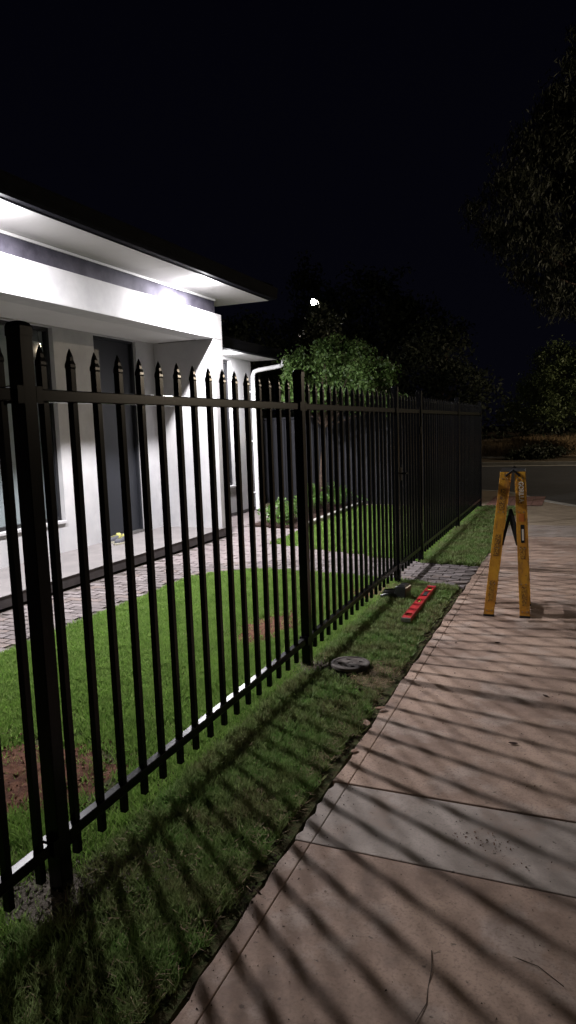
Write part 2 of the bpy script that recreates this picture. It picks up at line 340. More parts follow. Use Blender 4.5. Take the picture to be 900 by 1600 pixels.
# ------------------------------------------------------------------ grass
patches = [(-2.36, 2.42, .48, .34), (-2.28, 4.98, .22, .50), (-1.86, 6.35, .20, .32), (-1.66, 1.75, .15, .14), (-1.60, 4.22, .17, .14), (-1.2, 4.1, .20, .22), (-1.36, 4.22, .15, .15)]
def dens(x, y):
    d = np.ones_like(x)
    for k, (px, py, rx, ry) in enumerate(patches):
        q = np.sqrt(((x-px)/rx)**2+((y-py)/ry)**2)+(fbm(x, y, 7, k)-.5)*1.1
        d *= np.clip((q-.75)/.45, .10 if k not in (6,) else 0, 1)
    return d
def blades(name, x0, x1, y0, y1, per_m2, test, mat, hgt=(.010, .040), wid=.0042, kind_label=None, extra=None):
    N = int((x1-x0)*(y1-y0)*per_m2); x = rng.uniform(x0, x1, N); y = rng.uniform(y0, y1, N)
    k = test(x, y) & (rng.random(N) < dens(x, y)*np.clip(-.15+1.7*fbm(x, y, 17, 5), .12, 1)); x = x[k]; y = y[k]; N = len(x)
    dist = np.sqrt(x*x+y*y); w = wid*np.clip(dist/3, .8, 3.5)*rng.uniform(.6, 1.2, N)
    h = rng.uniform(*hgt, N)*(.35+1.25*fbm(x, y, 14, 9)); a = rng.uniform(0, 2*np.pi, N); b = rng.uniform(0, 2*np.pi, N); le = h*rng.uniform(.2, 1.5, N)
    v = np.zeros((N, 3, 3), np.float32)
    v[:, 0] = np.stack([x-w*np.cos(a), y-w*np.sin(a), np.full(N, -.010)], 1); v[:, 1] = np.stack([x+w*np.cos(a), y+w*np.sin(a), np.full(N, -.010)], 1)
    v[:, 2] = np.stack([x+le*np.cos(b), y+le*np.sin(b), h], 1)
    me = fast_mesh(name, v.reshape(-1, 3), 3); o = link(name, me, mat); tag(o, kind='stuff'); return o
edge = lambda y, s=0: -1.055+.035*(fbm(y*0+1, y, 4, 2+s)-.5)*2+.02*(vnoise(y*0+2, y, 22, 6)-.5)*2
verge_t = lambda x, y: (x < edge(y)) & (y < 6.86-.25*(x+1.66)+.05*(vnoise(x, y, 12)-.5))
tag(blades('verge_grass', -1.664, -.98, .3, 3.2, 52000, verge_t, M['verge']), 'mown green grass strip between the black fence and the footpath', 'grass')
tag(blades('verge_grass', -1.664, -.98, 3.2, 6.95, 34000, verge_t, M['verge']), 'mown green grass under the red level and around the round cover', 'grass')
v2 = lambda x, y: (x < edge(y, 3)+.05+.02*np.sin(y*3)) & (y > 7.82-.1*(x+1.66)+.06*(vnoise(x, y, 10)-.5)) & (y < 13.25)
tag(blades('verge_grass', -1.664, -.9, 7.6, 13.3, 16000, v2, M['verge'], (.02, .05)), 'green grass strip beyond the brick gate path', 'grass')
def lawn_t(x, y):
    e = -3.90+.03*(fbm(x, y, 5, 8)-.5); r = .85; cx, cy = e+r, 6.22
    cor = (x < cx) & (y > cy) & (((x-cx)**2+(y-cy)**2) > r*r)
    return (x > e) & (y < np.minimum(7.08, 6.88+.2*(-1.66-x)/1.4)) & ~cor & (y > -x*.95-1.1)
tag(blades('lawn', -3.95, -1.662, .6, 7.15, 27000, lawn_t, M['grass'], (.018, .036), .0036), 'bright green front lawn behind the black fence', 'lawn')
l2 = lambda x, y: (x > -3.94) & (y > 7.9+(-1.662-x)*.365+.03)
tag(blades('lawn', -3.94, -1.662, 7.8, 13.28, 7000, l2, M['grass'], (.02, .04)), 'back lawn beyond the paved gate path, bounded by pale edging', 'lawn')
# dirt patches: low rough mounds
def mound(name, px, py, rx, ry, h, mat, label=None, seed=0, z=-.02):
    nr, na = 14, 36; mb = MB(); ring = []
    mb.v.append((px, py, z+h))
    for r in range(1, nr+1):
        for a in range(na):
            t = 2*math.pi*a/na; rr = r/nr*(1+.25*(float(vnoise(math.cos(t)*2+5, math.sin(t)*2+5, 1.3, seed))-.5)*2)
            x = px+rx*rr*math.cos(t); y = py+ry*rr*math.sin(t)
            mb.v.append((x, y, z+h*(1-(r/nr)**2)+float(fbm(x, y, 28, seed)-.5)*h*1.1*(1-(r/nr)**4)))
    for a in range(na): mb.f.append((0, 1+a, 1+(a+1) % na))
    for r in range(nr-1):
        for a in range(na):
            mb.f.append((1+r*na+a, 1+(r+1)*na+a, 1+(r+1)*na+(a+1) % na, 1+r*na+(a+1) % na))
    o = mb.build(name, mat, smooth=True); return structure(o)
mound('soil_patch', -2.36, 2.42, .50, .36, .035, M['soil'], seed=1)
mound('soil_patch', -2.28, 4.98, .26, .56, .035, M['soil'], seed=2)
mound('soil_patch', -1.86, 6.35, .2, .34, .03, M['soil'], seed=3)
mound('soil_patch', -1.66, 1.75, .22, .18, .022, M['stone'], seed=4)
mound('soil_patch', -1.62, 4.22, .22, .18, .022, M['stone'], seed=5)
# crumbs of soil, pebbles, straw
def crumbs(name, spots, mat, label, size=(.004, .013)):
    vs = []
    for (px, py, rx, ry, n_, z) in spots:
        for _ in range(n_):
            a = random.uniform(0, 2*math.pi); r = random.random()**.6; c = Vector((px+rx*r*math.cos(a), py+ry*r*math.sin(a), z)); s = random.uniform(*size)
            q = [Vector((random.uniform(-1, 1), random.uniform(-1, 1), random.uniform(-.7, 1)))*s for _ in range(4)]
            for t in ((0, 1, 2), (0, 2, 3), (0, 3, 1), (1, 3, 2)): vs += [tuple(c+q[i]) for i in t]
    o = link(name, fast_mesh(name, np.array(vs), 3), mat); tag(o, label, 'debris', kind='stuff')
crumbs('rubble', [(-1.62, 1.78, .24, .2, 620, .006), (-1.48, 1.92, .17, .16, 260, .018), (-1.60, 4.22, .26, .2, 520, .006)], M['stone'], 'crumbs of grey soil and concrete round the fence post feet', (.003, .010))
crumbs('soil_crumbs', [(-2.36, 2.42, .6, .42, 700, .008), (-2.28, 4.98, .3, .6, 420, .008)], M['soil'], 'loose red soil crumbs on the bare patches of the lawn')
ed = []
for k in range(130):
    y = random.uniform(1.0, 6.6); ed.append((-1.03+random.uniform(-.03, .035), y, .012, .03, 5, .002))
crumbs('edge_debris', ed, M['mulch'], 'dark leaf litter along the joint of grass and footpath', (.003, .011))
def straws(name, spots, mat, label, n_tot=None, L=(.02, .06)):
    vs = []
    for (px, py, rx, ry, n_) in spots:
        for _ in range(n_):
            a = random.uniform(0, 2*math.pi); r = random.random()**.7; x = px+rx*r*math.cos(a); y = py+ry*r*math.sin(a); b = random.uniform(0, 2*math.pi); l = random.uniform(*L); w = .0016
            z0 = random.uniform(.004, .02); z1 = z0+random.uniform(-.004, .016); dx, dy = math.cos(b)*l, math.sin(b)*l
            vs += [(x-dy/l*w, y+dx/l*w, z0), (x+dy/l*w, y-dx/l*w, z0), (x+dx, y+dy, z1)]
    o = link(name, fast_mesh(name, np.array(vs), 3), mat); tag(o, label, 'straw', kind='stuff')
straws('dry_straw', [(-1.17, 4.16, .15, .26, 900), (-1.72, 6.35, .12, .42, 700), (-1.3, 3.3, .3, 2.4, 330), (-1.35, 5.6, .3, 1.2, 120), (-1.62, 4.2, .2, .25, 160), (-2.6, 4, 1, 2.4, 160), (-1.10, 3.0, .07, 2.2, 900), (-1.35, 2.0, .3, .8, 420), (-1.09, 5.2, .05, 1.3, 300)], M['straw'], 'dry straw and dead grass scattered over the verge')

# ------------------------------------------------------------------ fence
FX = -1.6607; PW = .0245/2
mb = MB()
def sq(w, z, wy=None): wy = wy or w; return [(-w, -wy, z), (w, -wy, z), (w, wy, z), (-w, wy, z)]
mb.rings([sq(PW, .077), sq(PW, 1.806), sq(PW*1.10, 1.812, PW*1.12), sq(PW*1.05, 1.822, PW*1.1), sq(PW*.80, 1.836, PW*.72), sq(PW*.72, 1.848, PW*.62), sq(PW*.45, 1.862, PW*.4), sq(PW*.06, 1.877)])
picket_me = mb.mesh('picket'); picket_me.materials.append(M['steel'])
mb = MB(); HP = .029
def rsq(w, z, c=.25):
    c *= w; return [(-w+c, -w, z), (w-c, -w, z), (w, -w+c, z), (w, w-c, z), (w-c, w, z), (-w+c, w, z), (-w, w-c, z), (-w, -w+c, z)]
mb.rings([rsq(HP, -.12, .08), rsq(HP, 1.915, .08)]); post_me = mb.mesh('post'); post_me.materials.append(M['steel'])
mb = MB(); mb.rings([rsq(HP+.0025, 1.895, .1), rsq(HP+.0025, 1.925, .15), rsq(HP-.001, 1.936, .3), rsq(HP-.010, 1.941, .4)]); cap_me = mb.mesh('post_cap'); cap_me.materials.append(M['steel'])
brk_me = MB().box(-HP-.006, HP+.006, -.014, .014, -.028, .028).mesh('rail_bracket'); brk_me.materials.append(M['steel'])
bolt_mb = MB(); bolt_mb.rings([[(HP+.006+dx, r*math.cos(a*math.pi/3), r*math.sin(a*math.pi/3)) for a in range(6)] for dx, r in ((-.002, .006), (.005, .006), (.007, .003))]); bolt_me = bolt_mb.mesh('bolt'); bolt_me.materials.append(M['alu'])
def fence_run(t, posts, pickets, rails):
    for y in posts:
        o = link('post', post_me, None, t); o.location = (0, y-t.location.y, 0)
        c = link('post_cap', cap_me, None, o)
    for (a, b_) in rails:
        for z in (1.709, .177):
            o = MB().box(-.019, .019, a-t.location.y, b_-t.location.y, z-.021, z+.021).build('rail', M['steel'], t, bevel=.004)
            for y in (a+.012, b_-.012):
                k = link('rail_bracket', brk_me, None, o); k.location = (0, y-t.location.y, z); k.scale = (.85, 1, 1)
    for y in pickets:
        o = link('picket', picket_me, None, t); o.location = (random.uniform(-.0008, .0008), y-t.location.y, random.uniform(-.002, .002)); o.rotation_euler = (random.uniform(-.0012, .0012), random.uniform(-.002, .002), random.uniform(-.02, .02))
PA, PB, PC, PD, PE, PF = 1.795, 4.225, 6.76, 7.88, 10.53, 13.08
s_ = 2.43/17
pk = [PA-.095-s_*k for k in range(0, 9)]+[1.888+s_*k for k in range(16)]+[4.375+.1425*k for k in range(17)]
fe = thing('steel_fence', 'long near run of black steel picket fence in front of the white house', 'fence', (FX, 0, 0))
fence_run(fe, [PA, PB, PC, PA-2.45], [p for p in pk if p < PC-.06], [(PA-2.42, PA-HP-.001), (PA+HP+.001, PB-HP-.001), (PB+HP+.001, PC-HP-.001)])
fe2 = thing('steel_fence', 'far run of black steel picket fence beyond the gate, along the second grass strip', 'fence', (FX, 10, 0))
pk2 = [PD+.1+.1425*k for k in range(18)]+[PE+.1+.1425*k for k in range(18)]
fence_run(fe2, [PD, PE, PF], [p for p in pk2 if abs(p-PE) > .05 and p < PF-.05], [(PD+HP+.001, PE-HP-.001), (PE+HP+.001, PF-HP-.001)])
gt = thing('pedestrian_gate', 'narrow black picket gate across the brick path, between two fence posts', 'gate', (FX, 7.3, 0))
ga, gb = PC+HP+.02, PD-HP-.02
for y in (ga+.018, gb-.018): MB().box(-.018, .018, y-.018-7.3, y+.018-7.3, .13, 1.76).build('stile', M['steel'], gt, bevel=.003)
for z in (1.709, .177): MB().box(-.017, .017, ga+.037-7.3, gb-.037-7.3, z-.021, z+.021).build('rail', M['steel'], gt, bevel=.003)
for k in range(6):
    o = link('picket', picket_me, None, gt); o.location = (0, ga+.037+.135*(k+1)-7.3, 0)
lb = MB().box(-.03, .034, ga-.005-7.3, ga+.075-7.3, 1.02, 1.15).build('latch', M['steel'], gt, bevel=.006)
MB().tube([(.036, ga+.03-7.3, 1.09), (.075, ga+.03-7.3, 1.09), (.075, ga+.12-7.3, 1.09)], .008)  .build('handle', M['steel'], lb, smooth=True)
for z in (.42, 1.5): MB().box(-.02, .03, gb-.03-7.3, gb+.019-7.3, z-.04, z+.04).build('hinge', M['steel'], gt, bevel=.004)
# brace stay behind post B
MB().tube([(-.02, 4.19, 1.0), (-.30, 3.98, .0)], .006, 6)

# ------------------------------------------------------------------ house
H = thing('house', 'white rendered single storey house with flat portico beam, dark gutters and lit eaves', 'house', (-6, 5, 0))
def hp(mb, name, mat, parent=None, **k):
    o = mb.build(name, mat, parent or H, **k)
    if parent is None: rel(o, H)
    return o
def wall_x(x0, x1, y0, y1, z0, z1, holes):
    """wall slab in a constant-x plane with rectangular openings (ya,yb,za,zb)"""
    mb = MB(); ysx = sorted({y0, y1, *[h[0] for h in holes], *[h[1] for h in holes]})
    for a, b_ in zip(ysx, ysx[1:]):
        hs = sorted([h for h in holes if h[0] <= a and h[1] >= b_], key=lambda h: h[2]); z = z0
        for h in hs:
            if h[2] > z: mb.box(x0, x1, a, b_, z, h[2])
            z = h[3]
        if z < z1: mb.box(x0, x1, a, b_, z, z1)
    return mb
# porch slab
o = hp(MB().box(-5.93, -4.865, -3, 9.42, .02, .128), 'porch_slab', M['slab_edge'])
hp(MB().box(-5.93, -4.862, -3, 9.17, .128, .134), 'slab_topping', M['slab_top'])
# back wall of the porch
wins = [(3.9, 6.965, .53, 2.885), (7.74, 8.70, .134, 2.885)]
hp(wall_x(-6.14, -5.92, -3, 9.17, .0, 3.5, wins), 'porch_wall', M['render'])
hp(MB().box(-5.92, -4.90, 9.17, 9.44, .0, 2.896), 'blade_wall', M['render'], bevel=.006)
hp(MB().box(-5.20, -4.90, -3, 9.44, 2.898, 3.262), 'portico_beam', M['render'], bevel=.006)
hp(MB().box(-5.915, -5.203, -3, 9.165, 2.901, 2.93), 'porch_ceiling', M['soffit'])
hp(MB().box(-5.20, -5.00, -3, 9.43, 3.265, 3.498), 'upper_wall', M['render_grey'])
hp(MB().box(-12, -5.205, 9.18, 9.43, 2.965, 3.498), 'side_wall', M['render_grey'])
hp(MB().box(-12, -6.0, 9.18, 9.43, .0, 2.96), 'side_wall', M['render'])
hp(MB().box(-5.01, -4.985, -3, 9.44, 3.468, 3.4965), 'cornice', M['soffit'])
# soffit sheets with joints
for a, b_ in ((-3, .9), (.9, 4.1), (4.1, 7.32), (7.32, 10.0)):
    hp(MB().box(-4.985, -4.372, a+.002, b_-.002, 3.499, 3.508), 'soffit_sheet', M['soffit'])
hp(MB().box(-12, -4.987, 9.435, 10.0, 3.499, 3.508), 'soffit_sheet', M['soffit'])
hp(MB().box(-4.37, -4.35, -3, 10.02, 3.4985, 3.66), 'fascia', M['gutter'])
hp(MB().box(-12, -4.372, 10.002, 10.02, 3.4985, 3.66), 'fascia', M['gutter'])
gp = [(-4.348, 3.505), (-4.27, 3.505), (-4.245, 3.53), (-4.238, 3.60), (-4.225, 3.645), (-4.226, 3.668), (-4.238, 3.668), (-4.238, 3.652), (-4.25, 3.61), (-4.262, 3.545), (-4.28, 3.52), (-4.348, 3.52)]
hp(MB().extr_y(gp, -3, 10.03), 'gutter', M['gutter'])
gq = MB(); prof = [(p[0]+4.348, p[1]) for p in gp]
b0 = 0; gq.v = [(-12, 10.022+p[0], p[1]) for p in prof]+[(-4.35, 10.022+p[0], p[1]) for p in prof]; k = len(prof)
gq.f = [tuple(range(k)), tuple(range(k, 2*k))[::-1]]+[((i+1) % k, i, k+i, k+(i+1) % k) for i in range(k)]
def hip(x0, x1, y0, y1, z, tan, capy=True):
    hw = (x0-x1)/2; zr = z+hw*tan; xm = (x0+x1)/2; r = MB()
    r.v = [(x0, y0, z), (x0, y1, z), (x1, y1, z), (x1, y0, z), (xm, y0+.01, zr), (xm, y1-hw, zr)]
    r.f = [(0, 1, 5, 4), (1, 2, 5), (2, 3, 4, 5), (0, 4, 3)]; return r
rf = hp(hip(-4.30, -12.0, -3, 10.03, 3.664, .36), 'roof', M['roof'])
for k in range(52):
    y = 10.0-.25*k; x1 = -4.3-max(0.05, min(3.8, 10.0-y))
    mb = MB(); z1 = 3.664+(-4.3-x1)*.36
    mb.hexa([(-4.3, y-.012, 3.666), (-4.3, y+.012, 3.666), (x1, y+.012, z1+.002), (x1, y-.012, z1+.002)], [(-4.3, y-.006, 3.690), (-4.3, y+.006, 3.690), (x1, y+.006, z1+.026), (x1, y-.006, z1+.026)])
    hp(mb, 'roof_rib', M['roof'], rf)
mb = MB(); mb.tube([(-4.33, 10.03, 3.69), (-8.15, 6.22, 5.06)], .05, 8); hp(mb, 'ridge_cap', M['roof'])
# window 1
def window(y0, y1, z0, z1, x, mull, depth=.06, parent=H, fr=.045, blind=True):
    w = MB(); w.box(x-depth, x, y0, y1, z0, z0+fr).box(x-depth, x, y0, y1, z1-fr, z1).box(x-depth, x, y0, y0+fr, z0+fr, z1-fr).box(x-depth, x, y1-fr, y1, z0+fr, z1-fr)
    for q in mull: w.box(x-depth, x-.004, q-.02, q+.02, z0+fr, z1-fr)
    wo = w.build('window', M['window_frame'], H); rel(wo, H)
    xs = [y0+fr]+[q for q in mull]+[y1-fr]
    for a, b_ in zip(xs, xs[1:]): MB().box(x-depth*.6, x-depth*.6+.005, a+.0, b_-.0, z0+fr, z1-fr).build('pane', M['glass'], wo)
    if blind: MB().box(x-depth-.09, x-depth-.085, y0+.02, y1-.02, z0+.02, z1-.02).build('roller_blind', M['blind'], wo)
    return wo
window(3.9, 6.965, .53, 2.885, -5.985, [5.42], .06)
hp(MB().box(-5.985, -5.895, 3.9, 6.965, .50, .528), 'window_sill', M['render'])
hp(MB().box(-6.6, -6.14, 3.6, 7.2, .3, 3.1), 'room_box', M['interior'])
# door
d = hp(MB().box(-6.055, -6.015, 7.775, 8.665, .17, 2.85), 'door', M['door'], bevel=.003)
fr = MB().box(-6.08, -5.97, 7.741, 7.774, .135, 2.884).box(-6.08, -5.97, 8.666, 8.699, .135, 2.884).box(-6.08, -5.97, 7.774, 8.666, 2.852, 2.884); hp(fr, 'door_frame', M['door'])
hp(MB().box(-6.10, -5.93, 7.775, 8.665, .1345, .168), 'threshold', M['alu'])
hd = MB().tube([(-6.0, 7.87, .95), (-5.965, 7.87, .95), (-5.965, 7.87, 1.35), (-6.0, 7.87, 1.35)], .010, 8); o = hd.build('handle', M['gutter'], d, smooth=True)
# wing set back from the portico
ww = [(10.6, 11.67, .56, 2.84)]
hp(wall_x(-6.1, -5.9, 9.45, 12.5, .06, 2.885, ww), 'wing_wall', M['render'])
hp(MB().box(-12, -6.1, 12.3, 12.5, .06, 2.885), 'wing_wall', M['render'])
hp(MB().box(-6.2, -5.893, 9.45, 12.506, -.05, .058), 'plinth', M['slab_edge'])
window(10.6, 11.67, .56, 2.84, -5.975, [11.15])
hp(MB().box(-5.975, -5.875, 10.6, 11.67, .525, .558), 'window_sill', M['render'])
hp(MB().box(-6.7, -6.1, 10.3, 12.0, .3, 2.88), 'room_box', M['interior'])
hp(MB().box(-5.9, -5.37, 9.45, 12.6, 2.886, 2.894), 'soffit_sheet', M['soffit'])
hp(MB().box(-5.37, -5.352, 9.45, 12.62, 2.8845, 3.03), 'fascia', M['gutter'])
hp(MB().box(-12, -5.372, 12.602, 12.62, 2.8845, 3.03), 'fascia', M['gutter'])
hp(MB().extr_y([(p[0]-1.002, p[1]-.618) for p in gp], 9.45, 12.66), 'gutter', M['gutter'])
hp(hip(-5.30, -12.2, 9.5, 12.66, 3.045, .36), 'roof', M['roof'])
dp = MB(); dp.tube([(-5.30, 12.72, 3.02), (-5.30, 12.72, 2.84), (-5.315, 12.70, 2.79), (-5.36, 12.68, 2.77), (-5.72, 12.46, 2.70), (-5.79, 12.42, 2.67), (-5.82, 12.41, 2.60), (-5.82, 12.41, .02)], .042, 14)
dpo = hp(dp, 'downpipe', M['white'], smooth=True)
for z in (2.3, 1.35, .35): MB().lathe(-5.82, 12.41, [(.046, z-.015), (.046, z+.015)], 16).box(-5.90, -5.85, 12.40, 12.42, z-.012, z+.012).build('pipe_clip', M['white'], dpo)
# eave downlights
def downlight(x, y, z, power, label_part=True):
    t = hp(MB().lathe(x, y, [(.052, z-.006), (.055, z-.002), (.055, z+.001)], 24), 'downlight', M['trim'])
    l = MB().lathe(x, y, [(.040, z-.0095), (.042, z-.0065)], 24).build('lens', M['lamp_lens'], t)
    ld = bpy.data.lights.new('eave_lamp', 'AREA'); ld.shape = 'DISK'; ld.size = .10; ld.energy = power; ld.color = (.98, .96, 1.0)
    L2d = bpy.data.lights.new('lens_glow', 'POINT'); L2d.energy = power*.22; L2d.color = (.98, .96, 1.0); L2d.shadow_soft_size = .016
    L2 = bpy.data.objects.new('lens_glow', L2d); COL.objects.link(L2); L2.parent = t; L2.location = (x, y, z-.030)
    L = bpy.data.objects.new('eave_lamp', ld); COL.objects.link(L); L.parent = t; L.location = (x, y, z-.014)
for y in (4.72, 8.25): downlight(-4.52, y, 3.498, EAVE_W)
downlight(-5.56, 10.95, 2.885, WING_W)

# shoes on the porch
def shoe(x, y, rz, label):
    t = thing('shoe', label, 'shoe', (x, y, .134), 'pair of trainers by the front door', rz)
    N = 16
    def ring(s, wsc, z, hgt=0):   # outline of a foot, toe towards -y
        r = []
        for i in range(N):
            a = 2*math.pi*i/N; yy = -math.cos(a)*.145; w = .050+.012*math.sin((yy/.145)*-1.5)
            r.append((math.sin(a)*w*wsc, yy*s, z))
        return r
    MB().rings([ring(1.0, 1.0, 0), ring(1.02, 1.05, .012), ring(1.0, 1.0, .026)]).build('sole', M['shoe_sole'], t, smooth=True)
    up = MB(); 
    def up_ring(s, w, z0, z1): return [(p[0]*w, p[1]*s+(0.012 if s < 1 else 0), z0+(z1-z0)*max(0, (p[1]/.145+1)/2)) for p in ring(1, 1, 0)]
    up.rings([up_ring(.98, .95, .0265, .0265), up_ring(.97, .93, .045, .055), up_ring(.88, .78, .058, .085), up_ring(.74, .5, .066, .095)]); up.build('upper', M['shoe_dark'], t, smooth=True)
    hl = MB(); hl.rings([[(math.sin(a)*.040*w, .100+math.cos(a)*.042*w, z) for a in [2*math.pi*i/14 for i in range(14)]] for w, z in ((.98, .028), (1.02, .05), (.92, .080), (.78, .105), (.62, .112))]); hl.build('heel', M['shoe_yellow'], t, smooth=True)
    for k in range(4): MB().tube([(-.022, -.03+.022*k, .078+.004*k), (.022, -.03+.022*k, .078+.004*k)], .003, 5).build('lace', M['shoe_yellow'], t)
shoe(-5.60, 7.62, .10, 'dark trainer with yellow heel nearer the porch edge, by the charcoal door')
shoe(-5.76, 7.68, -.15, 'dark trainer with yellow heel nearer the charcoal door')

# charcoal sheet fence at the back
sf = thing('sheet_fence', 'charcoal metal sheet fence behind the garden bed and back lawn', 'fence', (-4, 13.6, 0))
for k in range(4):
    x0 = -6.22+k*1.08; mb = MB(); top = []; xs = []; x = x0
    pr = []
    while x < x0+1.08-.001:
        for dx, dy in ((0, 0), (.055, 0), (.075, .028), (.13, .028)):
            if x+dx < x0+1.08: pr.append((x+dx, 13.6+dy))
        x += .15
    pr.append((x0+1.08, 13.6)); q = MB(); k2 = len(pr)
    q.v = [(a, b_, .0) for a, b_ in pr]+[(a, b_, 1.76) for a, b_ in pr]; q.f = [(i, i+1, k2+i+1, k2+i) for i in range(k2-1)]
    o = q.build('sheet', M['fence_sheet'], sf); rel(o, sf); sd = o.modifiers.new('t', 'SOLIDIFY'); sd.thickness = .003
    o = MB().box(x0+.01, x0+1.07, 13.585, 13.645, 1.762, 1.80).build('top_rail', M['fence_sheet'], sf, bevel=.005); rel(o, sf)
    o = MB().box(x0-.03, x0+.03, 13.57, 13.66, -.05, 1.81).build('post', M['fence_sheet'], sf); rel(o, sf)

# ------------------------------------------------------------------ ladder
def ladder():
    T = thing('step_ladder', 'yellow fibreglass step ladder standing half open on the footpath', 'ladder', (-.525, 5.75, 0), rz=.06)
    ox = .525
    def stile(xb, xt, y, s):
        """C channel leaning in x from foot centre xb to top centre xt; s: side the flanges point to in y"""
        w, t, dpt, Ht = .040, .005, .030, 1.172; mb = MB()
        def seg(xa0, xa1, ya0, ya1):
            mb.hexa([(xb+xa0, ya0, .012), (xb+xa1, ya0, .012), (xb+xa1, ya1, .012), (xb+xa0, ya1, .012)], [(xt+xa0, ya0, Ht), (xt+xa1, ya0, Ht), (xt+xa1, ya1, Ht), (xt+xa0, ya1, Ht)])
        a, b_ = (y, y+t) if s > 0 else (y-t, y)
        seg(-w, w, a, b_); c, d_ = (y+t, y+dpt) if s > 0 else (y-dpt, y-t)
        seg(-w, -w+t, c, d_); seg(w-t, w, c, d_)
        o = mb.build('stile', M['yellow'], T, bevel=.002)
        f = MB(); f.hexa([(xb-w-.002, min(a, c)-.003, 0), (xb+w+.002, min(a, c)-.003, 0), (xb+w+.002, max(b_, d_)+.003, 0), (xb-w-.002, max(b_, d_)+.003, 0)], [(xb-w-.001, min(a, c)-.002, .018), (xb+w+.001, min(a, c)-.002, .018), (xb+w+.001, max(b_, d_)+.002, .018), (xb-w-.001, max(b_, d_)+.002, .018)])
        f.build('foot', M['rubber'], o); return o
    Lb, Lt, Rb, Rt = -.665+ox, -.535+ox, -.385+ox, -.428+ox
    s1 = stile(Lb, Lt, 0, 1); s2 = stile(Rb, Rt, 0, 1); stile(Lb-.004, Lt, .43, -1); stile(Rb+.004, Rt, .43, -1)
    xat = lambda b_, t, z: b_+(t-b_)*(z-.012)/1.16
    for z in (.29, .58, .87):
        for (b_, t) in ((Lb, Lt), (Rb, Rt)):
            x = xat(b_, t, z); MB().box(x-.036, x+.036, .006, .424, z-.022, z).build('tread', M['alu'], T, bevel=.003)
    MB().box(-.052, .139, .012, .418, 1.166, 1.176).build('top_cap', M['galv'], T, bevel=.003)
    # hinge plates
    for y in (-.004, .434):
        MB().tube([(Lt, y, 1.14), (.045, y, 1.186), (Rt, y, 1.14)], .009, 6).build('hinge', M['rubber'], T)
    for y in (.012, .40):
        for (b_, t, e) in ((Lb, Lt, .036), (Rb, Rt, -.036)):
            x = xat(b_, t, .60)+e; mb = MB(); ap = .020; 
            mb.hexa([(x-.012, y, .585), (x+.012, y, .585), (x+.012, y+.006, .585), (x-.012, y+.006, .585)], [(ap-.012, y, .83), (ap+.012, y, .83), (ap+.012, y+.006, .83), (ap-.012, y+.006, .83)])
            mb.build('spreader', M['alu'] if False else M['rubber'], T)
    for st, b_, t in ((s1, Lb, Lt), (s2, Rb, Rt)):
        for z in (.275, .565, .855, 1.12, .05):
            for dx in (-.018, .018):
                x = xat(b_, t, z)+dx; MB().rings([[(x+.005*math.cos(a*math.pi/4), yy, z+.005*math.sin(a*math.pi/4)) for a in range(8)] for yy in (0.0, -.003)]).build('rivet', M['alu'], st)
    # stickers on the near stiles (thin plates along the stile)
    def sticker(b_, t, z0, z1, w, mat, dx=0, name='sticker'):
        xa, xb2 = xat(b_, t, z0)+dx, xat(b_, t, z1)+dx
        return MB().hexa([(xa-w, -.0016, z0), (xa+w, -.0016, z0), (xa+w, -.0004, z0), (xa-w, -.0004, z0)], [(xb2-w, -.0016, z1), (xb2+w, -.0016, z1), (xb2+w, -.0004, z1), (xb2-w, -.0004, z1)]).build(name, mat, s1 if b_ == Lb else s2)
    for z0, z1 in ((.87, 1.04), (.50, .68), (.13, .30)): sticker(Lb, Lt, z0, z1, .020, M['label_dark'])
    for z0, z1, w in ((.48, .58, .018), (.10, .26, .020)): sticker(Rb, Rt, z0, z1, w, M['label_dark'])
    sticker(Rb, Rt, .92, 1.11, .023, M['label_dark'])
    sticker(Rb, Rt, .78, .84, .020, M['orange']); sticker(Rb, Rt, .61, .755, .014, M['rubber'], .004); sticker(Rb, Rt, .63, .72, .007, M['print_white'], .006).location.y = -.0012
    cu = bpy.data.curves.new('lettering', 'FONT'); cu.body = 'GORILLA'; cu.size = .050; cu.extrude = .0006; cu.align_x = 'CENTER'; cu.align_y = 'CENTER'; cu.offset = .0010; cu.materials.append(M['print_white'])
    to = bpy.data.objects.new('lettering', cu); COL.objects.link(to); to.parent = s2
    me_l = bpy.data.meshes.new_from_object(to); bpy.data.objects.remove(to); me_l.name = 'lettering'
    to = link('lettering', me_l, M['print_white'], s2)
    tilt = math.atan2(Rt-Rb, 1.16); to.location = (xat(Rb, Rt, 1.015)+.004, -.0026, 1.015); to.rotation_euler = (math.pi/2, math.pi/2+tilt, 0); to.scale = (.80, 1, 1)
ladder()

# ------------------------------------------------------------------ spirit level, tool, cover
t = thing('spirit_level', 'long red box spirit level lying flat on the grass strip', 'level', (-1.262, 5.93, .035), rz=.015)
lm = MB(); w, L_, h = .036, .60, .014
holes = [(-.47, .045), (.0, .0), (.46, .045)]
# body as frame pieces round three openings
def lv(x0, x1, y0, y1, z0=-h, z1=h): return (x0, x1, y0, y1, z0, z1)
yc = [-L_+.018, -.505, -.425, -.055, .055, .41, .49, L_-.018]
for a, b_, solid in ((yc[0], yc[1], 1), (yc[1], yc[2], 0), (yc[2], yc[3], 1), (yc[3], yc[4], 0), (yc[4], yc[5], 1), (yc[5], yc[6], 0), (yc[6], yc[7], 1)):
    if solid: lm.box(-w, w, a, b_, -h, h)
    else: lm.box(-w, -.022, a, b_, -h, h); lm.box(.022 if a > .1 or a < -.1 else .012, w, a, b_, -h, h)
lm.build('body', M['red'], t, bevel=.0)
for x in (-w-.002, w-.003): MB().box(x, x+.005, -L_+.018, L_-.018, -h-.002, h+.002).build('flange', M['red'], t, bevel=.001)
for yy in (-L_, L_-.018): MB().box(-w-.003, w+.003, yy, yy+.018, -h-.003, h+.003).build('end_cap', M['alu'], t, bevel=.003)
